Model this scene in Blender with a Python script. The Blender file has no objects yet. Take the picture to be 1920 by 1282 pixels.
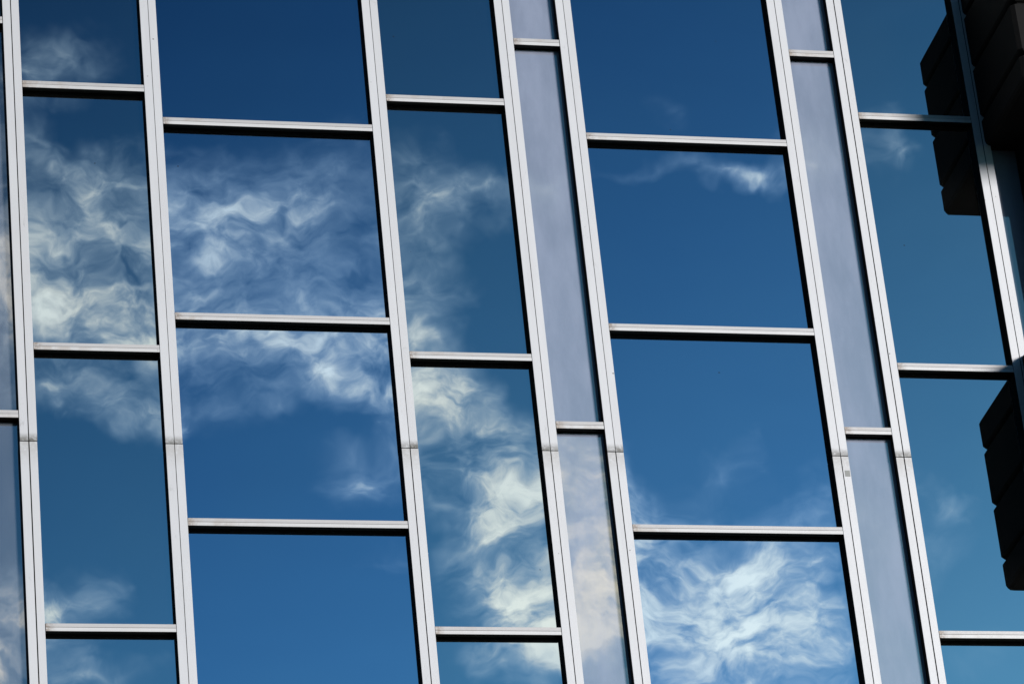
import bpy, bmesh, math, random
import numpy as np
from mathutils import Vector, Matrix

S = 0.6                      # survey units -> metres
CAMZ = 1.6                   # eye height
D = 40.0                     # distance to the front of the frames (survey units)
REC = 0.104                   # glass set back behind the frame faces
DG = D + REC
YAW, PITCH, ROLL, F = 0.26639032, 0.49872478, -0.1053596, 7847.88   # F in px of a 1920 px wide picture

scene = bpy.context.scene
C = scene.collection
def W(x, y, z): return Vector((x*S, y*S, z*S + CAMZ))

# ------------------------------------------------------------------ objects
def link(name, mesh, parent=None, loc=(0, 0, 0)):
    o = bpy.data.objects.new(name, mesh)
    C.objects.link(o)
    o.location = loc
    if parent is not None: o.parent = parent
    return o
def tag(o, label=None, cat=None, group=None, kind=None):
    for k, v in (('label', label), ('category', cat), ('group', group), ('kind', kind)):
        if v: o[k] = v
    return o
def bm_mesh(bm, mat, name='mesh', smooth=False):
    me = bpy.data.meshes.new(name)
    bm.normal_update()
    bm.to_mesh(me); bm.free()
    me.materials.append(mat)
    if smooth:
        for p in me.polygons: p.use_smooth = True
    return me
def add_box(bm, x0, x1, y0, y1, z0, z1, bev=0.0):
    b2 = bmesh.new()
    bmesh.ops.create_cube(b2, size=1.0)
    for v in b2.verts:
        v.co = Vector(((x0+x1)/2 + v.co.x*(x1-x0), (y0+y1)/2 + v.co.y*(y1-y0), (z0+z1)/2 + v.co.z*(z1-z0)))
    if bev: bmesh.ops.bevel(b2, geom=b2.edges[:], offset=bev, segments=2, affect='EDGES', profile=0.5)
    tmp = bpy.data.meshes.new('tmp'); b2.to_mesh(tmp); b2.free()
    bm.from_mesh(tmp); bpy.data.meshes.remove(tmp)
def box_mesh(mat, *a, lip=False, **k):
    bm = bmesh.new(); add_box(bm, *a, **k)
    if lip: add_box(bm, a[0], a[1], (REC-0.016)*S, (REC+0.02)*S, -0.054*S, -0.0447*S)
    return bm_mesh(bm, mat)

# ------------------------------------------------------------------ materials
class NT:
    def __init__(s, tree): s.t = tree; s.t.nodes.clear()
    def n(s, typ, **kw):
        nd = s.t.nodes.new(typ)
        for k, v in kw.items():
            if k == 'inp':
                for kk, vv in v.items():
                    if isinstance(vv, bpy.types.NodeSocket): s.t.links.new(vv, nd.inputs[kk])
                    else: nd.inputs[kk].default_value = vv
            else: setattr(nd, k, v)
        return nd
    def math(s, op, a, b=0.0, c=None, clamp=False):
        i = {0: a, 1: b}
        if c is not None: i[2] = c
        return s.n('ShaderNodeMath', operation=op, use_clamp=clamp, inp=i).outputs[0]
    def vm(s, op, a, b=None, scale=None):
        i = {0: a}
        if b is not None: i[1] = b
        nd = s.n('ShaderNodeVectorMath', operation=op, inp=i)
        if scale is not None: nd.inputs['Scale'].default_value = scale
        return nd
    def rng(s, v, a, b, lo=0.0, hi=1.0, smooth=True):
        nd = s.n('ShaderNodeMapRange', interpolation_type='SMOOTHSTEP' if smooth else 'LINEAR')
        s.t.links.new(v, nd.inputs[0])
        for i, x in enumerate((a, b, lo, hi)): nd.inputs[i+1].default_value = x
        return nd.outputs[0]
    def mix(s, f, a, b, blend='MIX'):
        nd = s.n('ShaderNodeMix', data_type='RGBA', blend_type=blend, clamp_factor=True)
        for idx, v in ((0, f), (6, a), (7, b)):
            if isinstance(v, bpy.types.NodeSocket): s.t.links.new(v, nd.inputs[idx])
            else: nd.inputs[idx].default_value = v
        return nd.outputs[2]
    def noise(s, vec, scale, detail=2.0, rough=0.5, dist=0.0, out=0):
        return s.n('ShaderNodeTexNoise', inp={'Vector': vec, 'Scale': scale, 'Detail': detail, 'Roughness': rough, 'Distortion': dist}).outputs[out]
def new_mat(name):
    m = bpy.data.materials.new(name); m.use_nodes = True
    nt = NT(m.node_tree)
    out = nt.n('ShaderNodeOutputMaterial')
    p = nt.n('ShaderNodeBsdfPrincipled')
    nt.t.links.new(p.outputs[0], out.inputs[0])
    return m, nt, p, out

ZJ = 21.207*S + CAMZ
def frame_mat(name, base, transom=False):
    m, nt, p, out = new_mat(name)
    geo = nt.n('ShaderNodeNewGeometry'); pos = geo.outputs['Position']
    obj = nt.n('ShaderNodeTexCoord').outputs['Object']
    # fine paint speckle and long soft weathering
    sp = nt.rng(nt.noise(pos, 260.0, 3, 0.7), 0.35, 0.7)
    st = nt.n('ShaderNodeMapping', inp={'Vector': pos, 'Scale': (2.2, 2.2, 0.5) if transom else (6.0, 6.0, 0.9)}).outputs[0]
    soft = nt.rng(nt.noise(st, 2.6, 5, 0.6), 0.35, 0.72)
    c = nt.mix(nt.math('MULTIPLY', sp, 0.16), base, (base[0]*0.72, base[1]*0.71, base[2]*0.70, 1))
    c = nt.mix(nt.math('MULTIPLY', soft, 0.22), c, (base[0]*0.80, base[1]*0.79, base[2]*0.79, 1))
    # grey smudges, sparse
    sm = nt.rng(nt.noise(nt.n('ShaderNodeMapping', inp={'Vector': pos, 'Scale': (3, 3, 1.4)}).outputs[0], 3.7, 6, 0.75, 0.6), 0.63, 0.74)
    c = nt.mix(nt.math('MULTIPLY', sm, 0.42), c, (0.33, 0.33, 0.32, 1))
    rid = nt.n('ShaderNodeObjectInfo').outputs['Random']
    c = nt.mix(nt.math('MULTIPLY', rid, 0.16), c, (base[0]*0.66, base[1]*0.65, base[2]*0.64, 1))
    # small pits and specks
    vor = nt.n('ShaderNodeTexVoronoi', inp={'Vector': pos, 'Scale': 7.0}).outputs['Distance']
    pit = nt.math('MULTIPLY', nt.rng(vor, 0.030, 0.055, 1, 0), nt.rng(nt.noise(pos, 3.0, 2), 0.5, 0.55))
    c = nt.mix(nt.math('MULTIPLY', pit, 0.75), c, (0.12, 0.11, 0.10, 1))
    # hairline scratches
    wv = nt.noise(nt.n('ShaderNodeMapping', inp={'Vector': pos, 'Scale': (26, 1, 3), 'Rotation': (0, 0.5, 0)}).outputs[0], 3.0, 3, 0.6, 0.3)
    scr = nt.math('MULTIPLY', nt.rng(nt.math('ABSOLUTE', nt.math('SUBTRACT', wv, 0.5)), 0.0, 0.006, 1, 0), nt.rng(nt.noise(pos, 1.9, 2), 0.57, 0.66))
    c = nt.mix(nt.math('MULTIPLY', scr, 0.45), c, (0.3, 0.29, 0.28, 1))
    if transom:
        x = nt.n('ShaderNodeSeparateXYZ', inp={0: obj}).outputs
        nz = nt.noise(pos, 60.0, 4, 0.7)
        # rusty grime run out of the corner at the left end
        end = nt.math('MULTIPLY', nt.rng(x[0], 0.0, 0.075, 1, 0), nt.rng(nz, 0.3, 0.62))
        c = nt.mix(nt.math('MULTIPLY', end, 0.75), c, (0.23, 0.15, 0.09, 1))
        oi = nt.n('ShaderNodeObjectInfo').outputs['Random']
        run = nt.math('MULTIPLY', nt.rng(x[0], 0.02, 0.7, 1, 0), nt.rng(nt.noise(pos, 9.0, 4, 0.6), 0.42, 0.62))
        run = nt.math('MULTIPLY', run, nt.rng(oi, 0.2, 0.9))
        c = nt.mix(nt.math('MULTIPLY', run, 0.55), c, (0.45, 0.38, 0.32, 1))
    else:
        z = nt.n('ShaderNodeSeparateXYZ', inp={0: pos}).outputs[2]
        nz = nt.rng(nt.noise(pos, 30.0, 4, 0.65), 0.25, 0.55)
        dz = nt.math('SUBTRACT', z, ZJ)
        up = nt.math('MULTIPLY', nt.rng(dz, 0.010, 0.070, 1, 0), nt.rng(dz, -0.001, 0.001, 0, 1))
        dn = nt.math('MULTIPLY', nt.rng(dz, -0.20, -0.002, 0, 1), nt.rng(dz, -0.001, 0.001, 1, 0))
        c = nt.mix(nt.math('MULTIPLY', nt.math('MULTIPLY', up, nz), nt.rng(rid, 0, 1, 0.55, 1.0, False)), c, (0.15, 0.14, 0.12, 1))
        c = nt.mix(nt.math('MULTIPLY', nt.math('MULTIPLY', dn, nz), 0.42), c, (0.36, 0.33, 0.29, 1))
    nt.t.links.new(c, p.inputs['Base Color'])
    p.inputs['Metallic'].default_value = 0.12
    p.inputs['Specular IOR Level'].default_value = 0.4
    nt.t.links.new(nt.rng(sp, 0, 1, 0.42, 0.6), p.inputs['Roughness'])
    b = nt.n('ShaderNodeBump', inp={'Strength': 0.25, 'Distance': 0.0012, 'Height': nt.noise(pos, 120.0, 3, 0.6)})
    nt.t.links.new(b.outputs[0], p.inputs['Normal'])
    return m

def glass_mat(name, tint, veil, veil_amt, rough=0.006):
    """coated solar-control glass: tinted mirror over a thin pale veil of dust and body colour"""
    m, nt, p, out = new_mat(name)
    pos = nt.n('ShaderNodeNewGeometry').outputs['Position']
    p.inputs['Metallic'].default_value = 1.0
    p.inputs['Roughness'].default_value = rough
    tn = nt.noise(pos, 0.8, 2)
    c = nt.mix(nt.rng(tn, 0.35, 0.65), tint, (tint[0]*0.94, tint[1]*0.97, tint[2], 1))
    nt.t.links.new(c, p.inputs['Base Color'])
    d = nt.n('ShaderNodeBsdfDiffuse', inp={'Color': veil})
    dust = nt.rng(nt.noise(nt.n('ShaderNodeMapping', inp={'Vector': pos, 'Scale': (1.6, 1, 0.5)}).outputs[0], 3.0, 5, 0.6), 0.3, 0.75, veil_amt*0.85, veil_amt*1.12)
    mx = nt.n('ShaderNodeMixShader', inp={0: dust, 1: p.outputs[0], 2: d.outputs[0]})
    # dirt specks
    vor = nt.n('ShaderNodeTexVoronoi', inp={'Vector': pos, 'Scale': 2.6, 'Randomness': 1.0}).outputs['Distance']
    sp = nt.rng(vor, 0.010, 0.022, 0.55, 0)
    dk = nt.n('ShaderNodeBsdfDiffuse', inp={'Color': (0.03, 0.03, 0.03, 1)})
    mx2 = nt.n('ShaderNodeMixShader', inp={0: sp, 1: mx.outputs[0], 2: dk.outputs[0]})
    nt.t.links.new(mx2.outputs[0], out.inputs[0])
    return m

M_MULL = frame_mat('painted_aluminium_mullion', (0.74, 0.735, 0.75, 1))
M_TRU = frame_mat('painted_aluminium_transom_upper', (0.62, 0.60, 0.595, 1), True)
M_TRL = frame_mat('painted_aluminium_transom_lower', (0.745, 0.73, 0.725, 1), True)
M_WIDE = glass_mat('blue_coated_glass', (0.76, 0.90, 0.98, 1), (0.3, 0.4, 0.5, 1), 0.002)
M_MED = glass_mat('teal_coated_glass', (0.87, 0.93, 0.87, 1), (0.5, 0.5, 0.5, 1), 0.004)
M_NAR = glass_mat('pale_coated_glass', (1.0, 0.90, 0.68, 1), (0.55, 0.60, 0.77, 1), 0.52)

m, nt, p, out = new_mat('black_gasket'); M_BLK = m
p.inputs['Base Color'].default_value = (0.004, 0.004, 0.004, 1); p.inputs['Roughness'].default_value = 0.75
p.inputs['Specular IOR Level'].default_value = 0.15

def stone_mat(name, base, rough=0.8):
    m, nt, p, out = new_mat(name)
    pos = nt.n('ShaderNodeNewGeometry').outputs['Position']
    a = nt.rng(nt.noise(pos, 90.0, 4, 0.7), 0.35, 0.65)
    b = nt.rng(nt.noise(pos, 2.5, 5, 0.6), 0.35, 0.7)
    c = nt.mix(a, base, tuple(x*0.7 for x in base[:3])+(1,))
    c = nt.mix(nt.math('MULTIPLY', b, 0.5), c, (base[0]*1.35, base[1]*1.25, base[2]*1.15, 1))
    nt.t.links.new(c, p.inputs['Base Color'])
    p.inputs['Roughness'].default_value = rough
    p.inputs['Specular IOR Level'].default_value = 0.12
    bp = nt.n('ShaderNodeBump', inp={'Strength': 0.5, 'Distance': 0.002, 'Height': nt.noise(pos, 70.0, 5, 0.7)})
    nt.t.links.new(bp.outputs[0], p.inputs['Normal'])
    return m
M_STONE = stone_mat('dark_granite', (0.017, 0.0165, 0.0165, 1))
M_PAVE = stone_mat('asphalt', (0.035, 0.035, 0.037, 1), 0.9)
M_BODY = stone_mat('dark_backing_wall', (0.05, 0.05, 0.05, 1))

# ------------------------------------------------------------------ glass building
rnd = random.Random(11)
XM = [3.058, 4.658, 5.4096, 6.9992, 9.6261, 11.2267, 11.9761, 14.6116, 15.3655, 16.9705, 17.56]
KIND = ['medium', 'narrow', 'medium', 'wide', 'medium', 'narrow', 'wide', 'narrow', 'medium', 'narrow']
# centre lines of the transoms for each kind of bay
ZT = {'wide': [25.367 + 2.5525*k for k in (2, 1, 0, -1, -2, -3, -4)],
      'medium': [25.791 + 3.4*k for k in (1, 0, -1, -2, -3)],
      'narrow': [26.645 + 5.105*k for k in (1, 0, -1, -2)]}
TOP, BOT = 29.6, 16.3
GAP = {0: (.008, .008), 1: (.008, .008), 2: (.0105, .0125), 3: (.0055, .0065), 4: (.0055, .0105), 5: (.0065, .0090), 6: (.0055, .0095),
       7: (.0065, .0095), 8: (.0110, .0125), 9: (.0090, .010), 10: (.008, .008)}
LH, RH = 0.0965, 0.0915

building = link('glass_building', None, loc=W(0, D, 0))
building.location = (0, D*S, 0)
tag(building, 'glass building with white metal grid reflecting blue sky and drifting clouds', 'building')
def B(x, y, z):     # position in the building's own space
    return Vector((x*S, (y-D)*S, z*S + CAMZ))

def strip(parent, name, mat, x0, x1, y0, y1, z0, z1, bev=0.0010, tilt=0.0):
    """a bar given in survey units, its origin at its lower-left end"""
    o = link(name, box_mesh(mat, 0, (x1-x0)*S, 0, (y1-y0)*S, 0, (z1-z0)*S, bev=bev), parent)
    o.location = Vector((x0*S, (y0)*S, z0*S))
    return o

ZJs = 21.207
for i, x in enumerate(XM):
    core = bmesh.new()
    add_box(core, -0.0935*S, 0.0885*S, 0.0052*S, (REC+0.05)*S, BOT*S, TOP*S)
    mu = link('mullion', bm_mesh(core, M_BLK), building, B(x, D, 0))
    g0, g1 = GAP[i]
    for (za, zb, g) in ((ZJs+0.0042, TOP, g0), (BOT, ZJs-0.0042, g1)):
        jl, jr = rnd.uniform(-.0018, .0018), rnd.uniform(-.0018, .0018)
        strip(mu, 'face_cover', M_MULL, -LH+jl, -g/2, rnd.uniform(0, .0015), 0.0045, za, zb)
        strip(mu, 'face_cover', M_MULL, g/2, RH+jr, rnd.uniform(0, .0015), 0.0045, za, zb)

def pane_height(kind, w, h, seed):
    """surface deviation in metres of a heat-strengthened pane (roller wave, edge pull, pillowing)"""
    r = np.random.RandomState(seed)
    n = int(w/0.022)+2; k = int(h/0.022)+2
    X, Z = np.meshgrid(np.linspace(0, w, n), np.linspace(0, h, k))
    H = np.zeros_like(X)
    curv, modes, lam = {'narrow': (0.0022, 12, (0.3, 1.0)), 'medium': (0.0048, 18, (0.20, 0.85)), 'wide': (0.0046, 20, (0.20, 0.95))}[kind]
    curv *= r.uniform(0.55, 1.25)
    for _ in range(modes):
        L = math.exp(r.uniform(math.log(lam[0]), math.log(lam[1])))
        a = r.choice([0, math.pi/2, r.uniform(0, math.pi)], p=[.30, .34, .36]) + r.normal(0, .15)
        kx, kz = 2*math.pi/L*math.cos(a), 2*math.pi/L*math.sin(a)
        # each ripple fades in and out across the pane
        cx, cz, s = r.uniform(0, w), r.uniform(0, h), r.uniform(0.2, 0.7)
        env = np.exp(-((X-cx)**2+(Z-cz)**2)/(2*s*s))
        H += env*curv*r.uniform(0.3, 1.3)*(L/(2*math.pi))**2*np.sin(kx*X+kz*Z+r.uniform(0, 6.28))
    # lens-like pillowing between the rollers' bands
    if kind != 'narrow':
        for _ in range(3 if kind == 'wide' else 2):
            L1, L2 = r.uniform(0.24, 0.42), r.uniform(0.20, 0.38)
            cx, cz, s = r.uniform(0.2*w, 0.8*w), r.uniform(0.1*h, 0.9*h), r.uniform(0.22, 0.42)
            env = np.exp(-((X-cx)**2+(Z-cz)**2)/(2*s*s))
            H += env*r.uniform(0.003, 0.008)*(min(L1, L2)/(2*math.pi))**2*np.cos(2*math.pi*X/L1+r.uniform(0, 6))*np.cos(2*math.pi*Z/L2+r.uniform(0, 6))
    # pull of the clamped edges
    for d, amp in ((X, .8), (w-X, .8), (Z, 1.0), (h-Z, 1.2)):
        s = r.uniform(0.05, 0.09)
        H += amp*0.0007*s*np.exp(-d/s)*r.choice([-1, 1], p=[.3, .7])
    # gentle bow of the sealed unit
    H += r.uniform(-1, 1)*0.0004*np.sin(math.pi*X/w)*np.sin(math.pi*Z/h)*min(w, h)
    return X, Z, H

M_NAR_VIG = glass_mat('pale_coated_glass_vignetted', (0.80, 0.74, 0.66, 1), (0.46, 0.52, 0.62, 1), 0.20)  # darker copy of the narrow glass: lens vignette put into tint and veil
GM = {'wide': M_WIDE, 'medium': M_MED, 'narrow': M_NAR}
GL = {'wide': 'wide blue glass pane', 'medium': 'blue green glass pane', 'narrow': 'narrow pale lavender glass pane'}
TILT = {}
seed = 100
for i, kind in enumerate(KIND):
    x0, x1 = XM[i]+RH+0.001, XM[i+1]-LH-0.001
    zs = [z for z in ZT[kind] if BOT < z < TOP]
    for z in zs:
        t = link('transom', box_mesh(M_BLK, 0, (x1-x0)*S, 0.0075*S, (REC+0.04)*S, -0.0445*S, 0.043*S, lip=True), building, B(x0, D, z))
        yo = rnd.uniform(0.001, 0.0025)
        e = 0.004
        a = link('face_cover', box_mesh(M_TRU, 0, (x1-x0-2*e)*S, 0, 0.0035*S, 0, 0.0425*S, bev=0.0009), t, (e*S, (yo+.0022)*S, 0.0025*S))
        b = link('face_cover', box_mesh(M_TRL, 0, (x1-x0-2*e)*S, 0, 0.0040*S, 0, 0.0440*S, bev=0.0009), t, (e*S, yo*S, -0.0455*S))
    edges = [TOP] + zs + [BOT]
    for j in range(len(edges)-1):
        zt, zb = edges[j], edges[j+1]
        if zt - zb < 0.3: continue
        seed += 1
        px0, px1 = x0-0.004, x1+0.004
        pz0, pz1 = zb+0.035, zt-0.035
        X, Z, H = pane_height(kind, (px1-px0)*S, (pz1-pz0)*S, seed)
        w, h = X.max(), Z.max()
        tx, tz = TILT.get((i, j), (np.random.RandomState(seed+999).normal(0, .00022), np.random.RandomState(seed+555).normal(0, .00022)))
        H = H + tx*(X-w/2) + tz*(Z-h/2)
        k, n = X.shape
        verts = np.stack([X, H, Z], -1).reshape(-1, 3)
        idx = np.arange(k*n).reshape(k, n)
        f = np.stack([idx[:-1, :-1], idx[:-1, 1:], idx[1:, 1:], idx[1:, :-1]], -1).reshape(-1, 4)
        me = bpy.data.meshes.new('pane'); me.from_pydata(verts.tolist(), [], f.tolist())
        me.materials.append(M_NAR_VIG if i == 1 else GM[kind]); me.polygons.foreach_set('use_smooth', [True]*len(me.polygons)); me.update()
        o = link('window_pane', me, building, B(px0, DG, pz0))
        o['label'] = 'narrow pale glass pane with painted vignette' if i == 1 else GL[kind]
# a small grey patch stuck on one of the covers just under its joint
M_PATCH, _n, _p, _o = new_mat('grey_tape'); _p.inputs['Base Color'].default_value = (0.38, 0.38, 0.36, 1); _p.inputs['Roughness'].default_value = 0.7
link('tape_patch', box_mesh(M_PATCH, -0.030*S, 0.030*S, -0.0012*S, 0.001*S, -0.038*S, 0.038*S, bev=0.0003), building, B(XM[7]+0.052, D, 20.985))
# solid body behind the curtain wall
wall = link('wall', box_mesh(M_BODY, 3.05*S-0.05, 17.39*S, (REC+0.14)*S, 14.0, 0.0, TOP*S+CAMZ-0.02), building)

# ------------------------------------------------------------------ dark granite pier with projecting blocks
SX, P = 17.001, 1.46
ZB = [27.685, 27.280, 26.534, 25.818, 25.432]
stone = link('stone_building', None, loc=(SX*S, D*S, 0))
tag(stone, 'dark granite corner pier with rusticated projecting blocks at the right edge', 'building')
def ring(bm, z, ins, right, back, ch=0.045):
    xl, yf = ins, -P + ins
    c = ch
    pts = [(xl, back), (xl, yf+c), (xl+c, yf), (right, yf), (right, back)]
    return [bm.verts.new((x*S, y*S, z*S)) for x, y in pts]
def block(dz):
    bm = bmesh.new()
    zt, n1, n2, n3, zb = ZB
    prof = [(zt, 0.05), (zt-0.012, 0.018), (zt-0.045, 0.0)]
    for n in (n1, n2, n3):
        prof += [(n+0.052, 0.0), (n+0.030, 0.014), (n+0.016, 0.034), (n+0.010, 0.055), (n-0.002, 0.062), (n-0.045, 0.004), (n-0.055, 0.0)]
    prof += [(zb+0.065, 0.0), (zb+0.022, 0.014), (zb, 0.05)]
    prev = None
    for z, ins in prof:
        r = ring(bm, z, ins, 2.4, REC+0.3)
        if prev:
            for a in range(5):
                b = (a+1) % 5
                bm.faces.new((prev[a], prev[b], r[b], r[a]))
        else: bm.faces.new(r[::-1])
        prev = r
    bm.faces.new(prev)
    bmesh.ops.recalc_face_normals(bm, faces=bm.faces[:])
    o = link('stone_block', bm_mesh(bm, M_STONE), stone, (0, 0, dz*S + CAMZ))
    return o
for k in (1, 0, -1, -2): block(5.105*k)
link('wall', box_mesh(M_STONE, 0.40*S, 8.0, -0.40*S, 12.0, 0.0, 33.5*S+CAMZ), stone)

# ------------------------------------------------------------------ street
st = link('street', box_mesh(M_PAVE, -400, 400, -400, 400, -0.3, 0.0)); tag(st, kind='structure')

# ------------------------------------------------------------------ camera
cam = bpy.data.cameras.new('camera'); co = bpy.data.objects.new('camera', cam); C.objects.link(co)
fwd = Vector((math.sin(YAW)*math.cos(PITCH), math.cos(YAW)*math.cos(PITCH), math.sin(PITCH)))
rt = Vector((math.cos(YAW), -math.sin(YAW), 0)); up = rt.cross(fwd)
rt2 = math.cos(ROLL)*rt + math.sin(ROLL)*up; up2 = -math.sin(ROLL)*rt + math.cos(ROLL)*up
co.matrix_world = Matrix(((rt2.x, up2.x, -fwd.x, 0), (rt2.y, up2.y, -fwd.y, 0), (rt2.z, up2.z, -fwd.z, CAMZ), (0, 0, 0, 1)))
cam.sensor_width = 36.0; cam.lens = F/1920*36.0; cam.clip_end = 3000
scene.camera = co

# ------------------------------------------------------------------ sun and sky
SA, SE = math.radians(33), math.radians(14)
sd = Vector((math.sin(SA)*math.cos(SE), -math.cos(SA)*math.cos(SE), math.sin(SE)))     # towards the sun
sun = bpy.data.lights.new('sun', 'SUN'); so = bpy.data.objects.new('sun', sun); C.objects.link(so)
sun.energy = 3.3; sun.angle = math.radians(12); sun.color = (1.0, 0.98, 0.965)
so.rotation_euler = (-sd).to_track_quat('-Z', 'Y').to_euler()

world = bpy.data.worlds.new('World'); scene.world = world; world.use_nodes = True
nt = NT(world.node_tree)
wout = nt.n('ShaderNodeOutputWorld')
sky = nt.n('ShaderNodeTexSky', sky_type='NISHITA', sun_disc=False, sun_elevation=SE, sun_rotation=math.atan2(sd.x, sd.y),
           altitude=0, air_density=1.0, dust_density=0.3, ozone_density=3.0)
skyc = nt.mix(1.0, sky.outputs[0], (0.235, 0.63, 0.96, 1), 'MULTIPLY')
d = nt.n('ShaderNodeTexCoord').outputs['Generated']
mir = lambda v: Vector((v.x, -v.y, v.z))
e0, e1, e2 = mir(fwd), mir(rt2), mir(up2)
c0 = nt.vm('DOT_PRODUCT', d, tuple(e0)).outputs['Value']
c0m = nt.math('MAXIMUM', c0, 0.2)
k = F/1000
uu = nt.math('MULTIPLY', nt.math('DIVIDE', nt.vm('DOT_PRODUCT', d, tuple(e1)).outputs['Value'], c0m), k)
vv = nt.math('MULTIPLY', nt.math('DIVIDE', nt.vm('DOT_PRODUCT', d, tuple(e2)).outputs['Value'], c0m), k)
uv = nt.n('ShaderNodeCombineXYZ', inp={0: uu, 1: vv}).outputs[0]
tt = nt.math('SUBTRACT', nt.math('MULTIPLY', uu, 0.40), vv)
skyc = nt.mix(1.0, skyc, nt.n('ShaderNodeCombineColor', inp={0: nt.rng(tt, -1.0, 1.1, 0.20, 1.10, False), 1: nt.rng(tt, -1.0, 1.1, 0.25, 0.96, False), 2: nt.rng(tt, -1.0, 1.1, 0.28, 0.84, False)}).outputs[0], 'MULTIPLY')
dim = nt.rng(c0, 0.75, 0.97, 0.45, 1.0)
skyc = nt.mix(1.0, skyc, nt.n('ShaderNodeCombineColor', inp={0: dim, 1: dim, 2: dim}).outputs[0], 'MULTIPLY')
# wisp-like warp of the cloud bank outlines
wn = nt.noise(uv, 4.0, 4, 0.62, out=1)
wv = nt.vm('SCALE', nt.vm('SUBTRACT', wn, (0.5, 0.5, 0.5)).outputs[0], scale=0.26).outputs[0]
uvw = nt.vm('ADD', uv, wv).outputs[0]
BLOBS = [  # centre u, v (thousandths), radii, turn, weight
 (110, 110, 130, 80, 10, .58), (110, 270, 150, 50, -15, .55), (170, 460, 210, 160, 30, .80), (70, 400, 110, 90, 0, .50),
 (130, 560, 120, 130, 60, .70), (270, 560, 90, 120, 0, .55), (400, 480, 200, 140, 5, .72), (600, 400, 230, 160, 0, .50),
 (640, 560, 230, 90, 0, .48), (480, 650, 320, 95, -3, .74), (680, 690, 180, 80, 0, .50), (150, 740, 190, 70, -8, .62), (260, 775, 90, 60, 0, .4),
 (440, 760, 140, 60, 0, .35), (680, 870, 120, 75, -10, .52),
 (790, 340, 80, 110, 0, .42), (810, 480, 70, 130, 10, .40), (920, 370, 120, 70, 0, .44), (800, 640, 90, 110, 0, .40),
 (820, 750, 130, 110, -30, .80), (910, 830, 170, 100, -30, .78), (960, 940, 140, 140, -50, .82), (960, 1100, 160, 150, 10, .88), (900, 900, 90, 90, 0, .55), (930, 1020, 110, 90, 0, .6), (920, 1220, 120, 60, 10, .55),
 (1030, 360, 70, 80, 0, .50), (1100, 900, 70, 90, 0, .50), (1110, 1050, 130, 210, 0, 1.0), (1110, 1150, 90, 120, 0, .8),
 (1240, 200, 60, 60, 30, .30), (1330, 318, 230, 34, 2, .50), (1440, 318, 90, 30, 4, .20), (1230, 950, 120, 60, 0, .5), (1520, 960, 130, 50, 0, .42), (1370, 885, 70, 50, 0, .34),
 (1300, 1090, 250, 120, 0, .90), (1260, 1190, 220, 130, 0, .80), (1430, 1230, 240, 120, 0, .92), (1500, 1060, 130, 70, 0, .62), (1540, 1180, 110, 100, 0, .55),
 (1540, 290, 80, 80, 0, .42), (1620, 1000, 110, 150, 0, .38), (1660, 280, 60, 80, 15, .62), (1745, 900, 70, 40, 0, .40), (1760, 990, 90, 80, 30, .34),
 (90, 1170, 130, 120, 30, .55), (190, 1110, 90, 50, -30, .35), (200, 1260, 180, 50, 0, .5), (-20, 480, 90, 330, 0, .50), (0, 1200, 90, 150, 0, .72), (1830, 1210, 90, 50, 0, .30), (740, 1030, 60, 50, 0, .3)]
cov = None
for (u, v, ru, rv, rot, w) in BLOBS:
    mp = nt.n('ShaderNodeMapping', vector_type='TEXTURE', inp={'Vector': uvw, 'Location': ((u-960)/1000, (641-v)/1000, 0),
              'Rotation': (0, 0, math.radians(rot)), 'Scale': (ru/1000*1.35, rv/1000*1.35, 1)})
    g = nt.n('ShaderNodeTexGradient', gradient_type='QUADRATIC_SPHERE', inp={0: mp.outputs[0]}).outputs['Fac']
    g = nt.math('MULTIPLY', nt.math('SQRT', g), w)
    # 1-(1-a)(1-b) accumulates softly
    cov = g if cov is None else nt.math('SUBTRACT', nt.math('ADD', cov, g), nt.math('MULTIPLY', cov, g))
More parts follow.
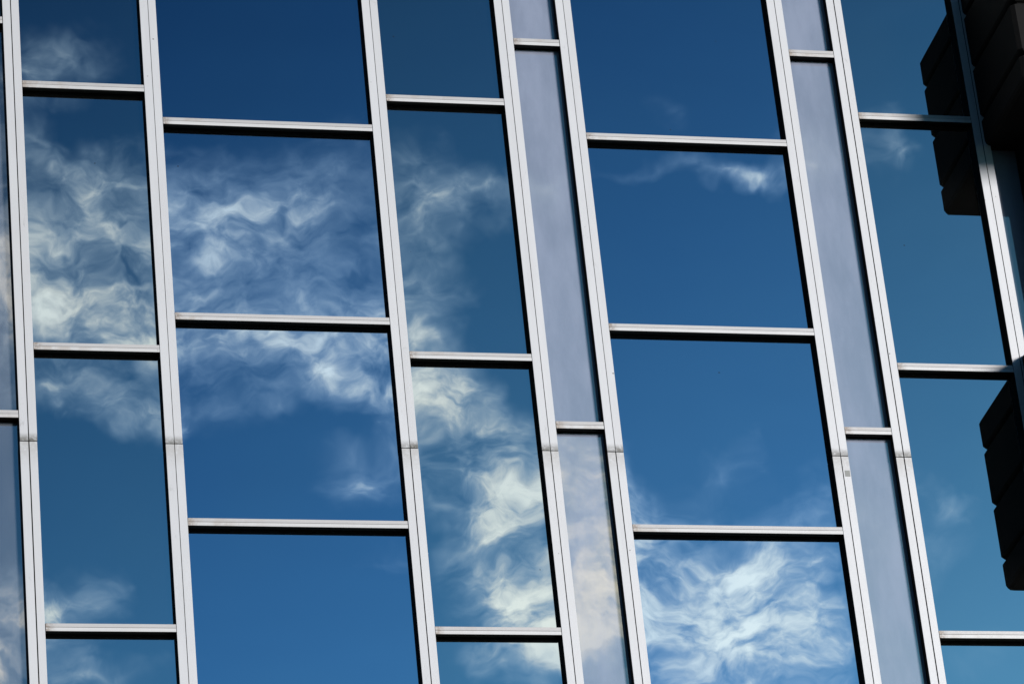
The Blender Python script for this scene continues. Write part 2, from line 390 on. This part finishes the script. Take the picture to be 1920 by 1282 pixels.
# elsewhere in the sky: loose banks of the same cloud
far = nt.rng(c0, 0.93, 0.975, 1, 0)
band = nt.math('MULTIPLY', nt.rng(nt.noise(d, 3.2, 3, 0.55), 0.55, 0.75, 0, 0.5), far)
cov = nt.math('MAXIMUM', cov, band)
dk = nt.vm('SCALE', d, scale=k).outputs[0]
w2 = nt.vm('SCALE', nt.vm('SUBTRACT', nt.noise(dk, 3.5, 4, 0.6, out=1), (0.5, 0.5, 0.5)).outputs[0], scale=0.20).outputs[0]
q = nt.vm('ADD', dk, w2).outputs[0]
q = nt.n('ShaderNodeMapping', inp={'Vector': q, 'Rotation': (0.2, 0.45, 0.3), 'Scale': (0.75, 0.75, 1.45)}).outputs[0]
n1 = nt.noise(q, 8.5, 6, 0.60, 0.1)
n2 = nt.noise(q, 12.0, 3, 0.5, 0.25)
ridge = nt.rng(nt.math('ABSOLUTE', nt.math('SUBTRACT', n2, 0.5)), 0.0, 0.13, 1, 0)
nn = nt.math('ADD', nt.math('MULTIPLY', n1, 0.78), nt.math('MULTIPLY', n2, 0.22))
nn = nt.rng(nn, 0.335, 0.66, 0, 1, False)
soft = nt.rng(cov, 0.09, 0.82)
wisp = nt.math('POWER', nn, 1.35)
veilc = nt.math('MULTIPLY', soft, nt.math('ADD', nt.math('MULTIPLY', wisp, 0.86), nt.math('MULTIPLY_ADD', ridge, 0.18, 0.05)))
curl = nt.rng(nt.math('SUBTRACT', nt.math('ADD', nt.math('MULTIPLY', cov, 0.9), nn), 1.02), 0.0, 0.75, 0, 1)
dens = nt.math('ADD', nt.math('MULTIPLY', veilc, 0.80), nt.math('MULTIPLY', curl, 0.42), clamp=True)
thick = nt.rng(nt.noise(q, 3.0, 4, 0.5), 0.35, 0.65)
cloud = nt.mix(thick, (6.9, 7.5, 8.2, 1), (9.8, 9.9, 9.6, 1))
cloud = nt.mix(nt.rng(dens, 0.05, 0.75), (4.6, 6.6, 9.2, 1), cloud)      # thin cloud lets blue through
col = nt.mix(nt.math('MULTIPLY', dens, 0.93), skyc, cloud)
bg = nt.n('ShaderNodeBackground', inp={'Color': col, 'Strength': 0.1})
nt.t.links.new(bg.outputs[0], wout.inputs[0])

# ------------------------------------------------------------------ render settings
scene.render.engine = 'CYCLES'
world.cycles.sampling_method = 'NONE'
scene.cycles.caustics_reflective = False; scene.cycles.caustics_refractive = False; scene.cycles.max_bounces = 6; scene.cycles.diffuse_bounces = 2; scene.cycles.glossy_bounces = 5
scene.view_settings.view_transform = 'Standard'; scene.view_settings.look = 'None'
scene.view_settings.exposure = 0.0; scene.view_settings.gamma = 1.0
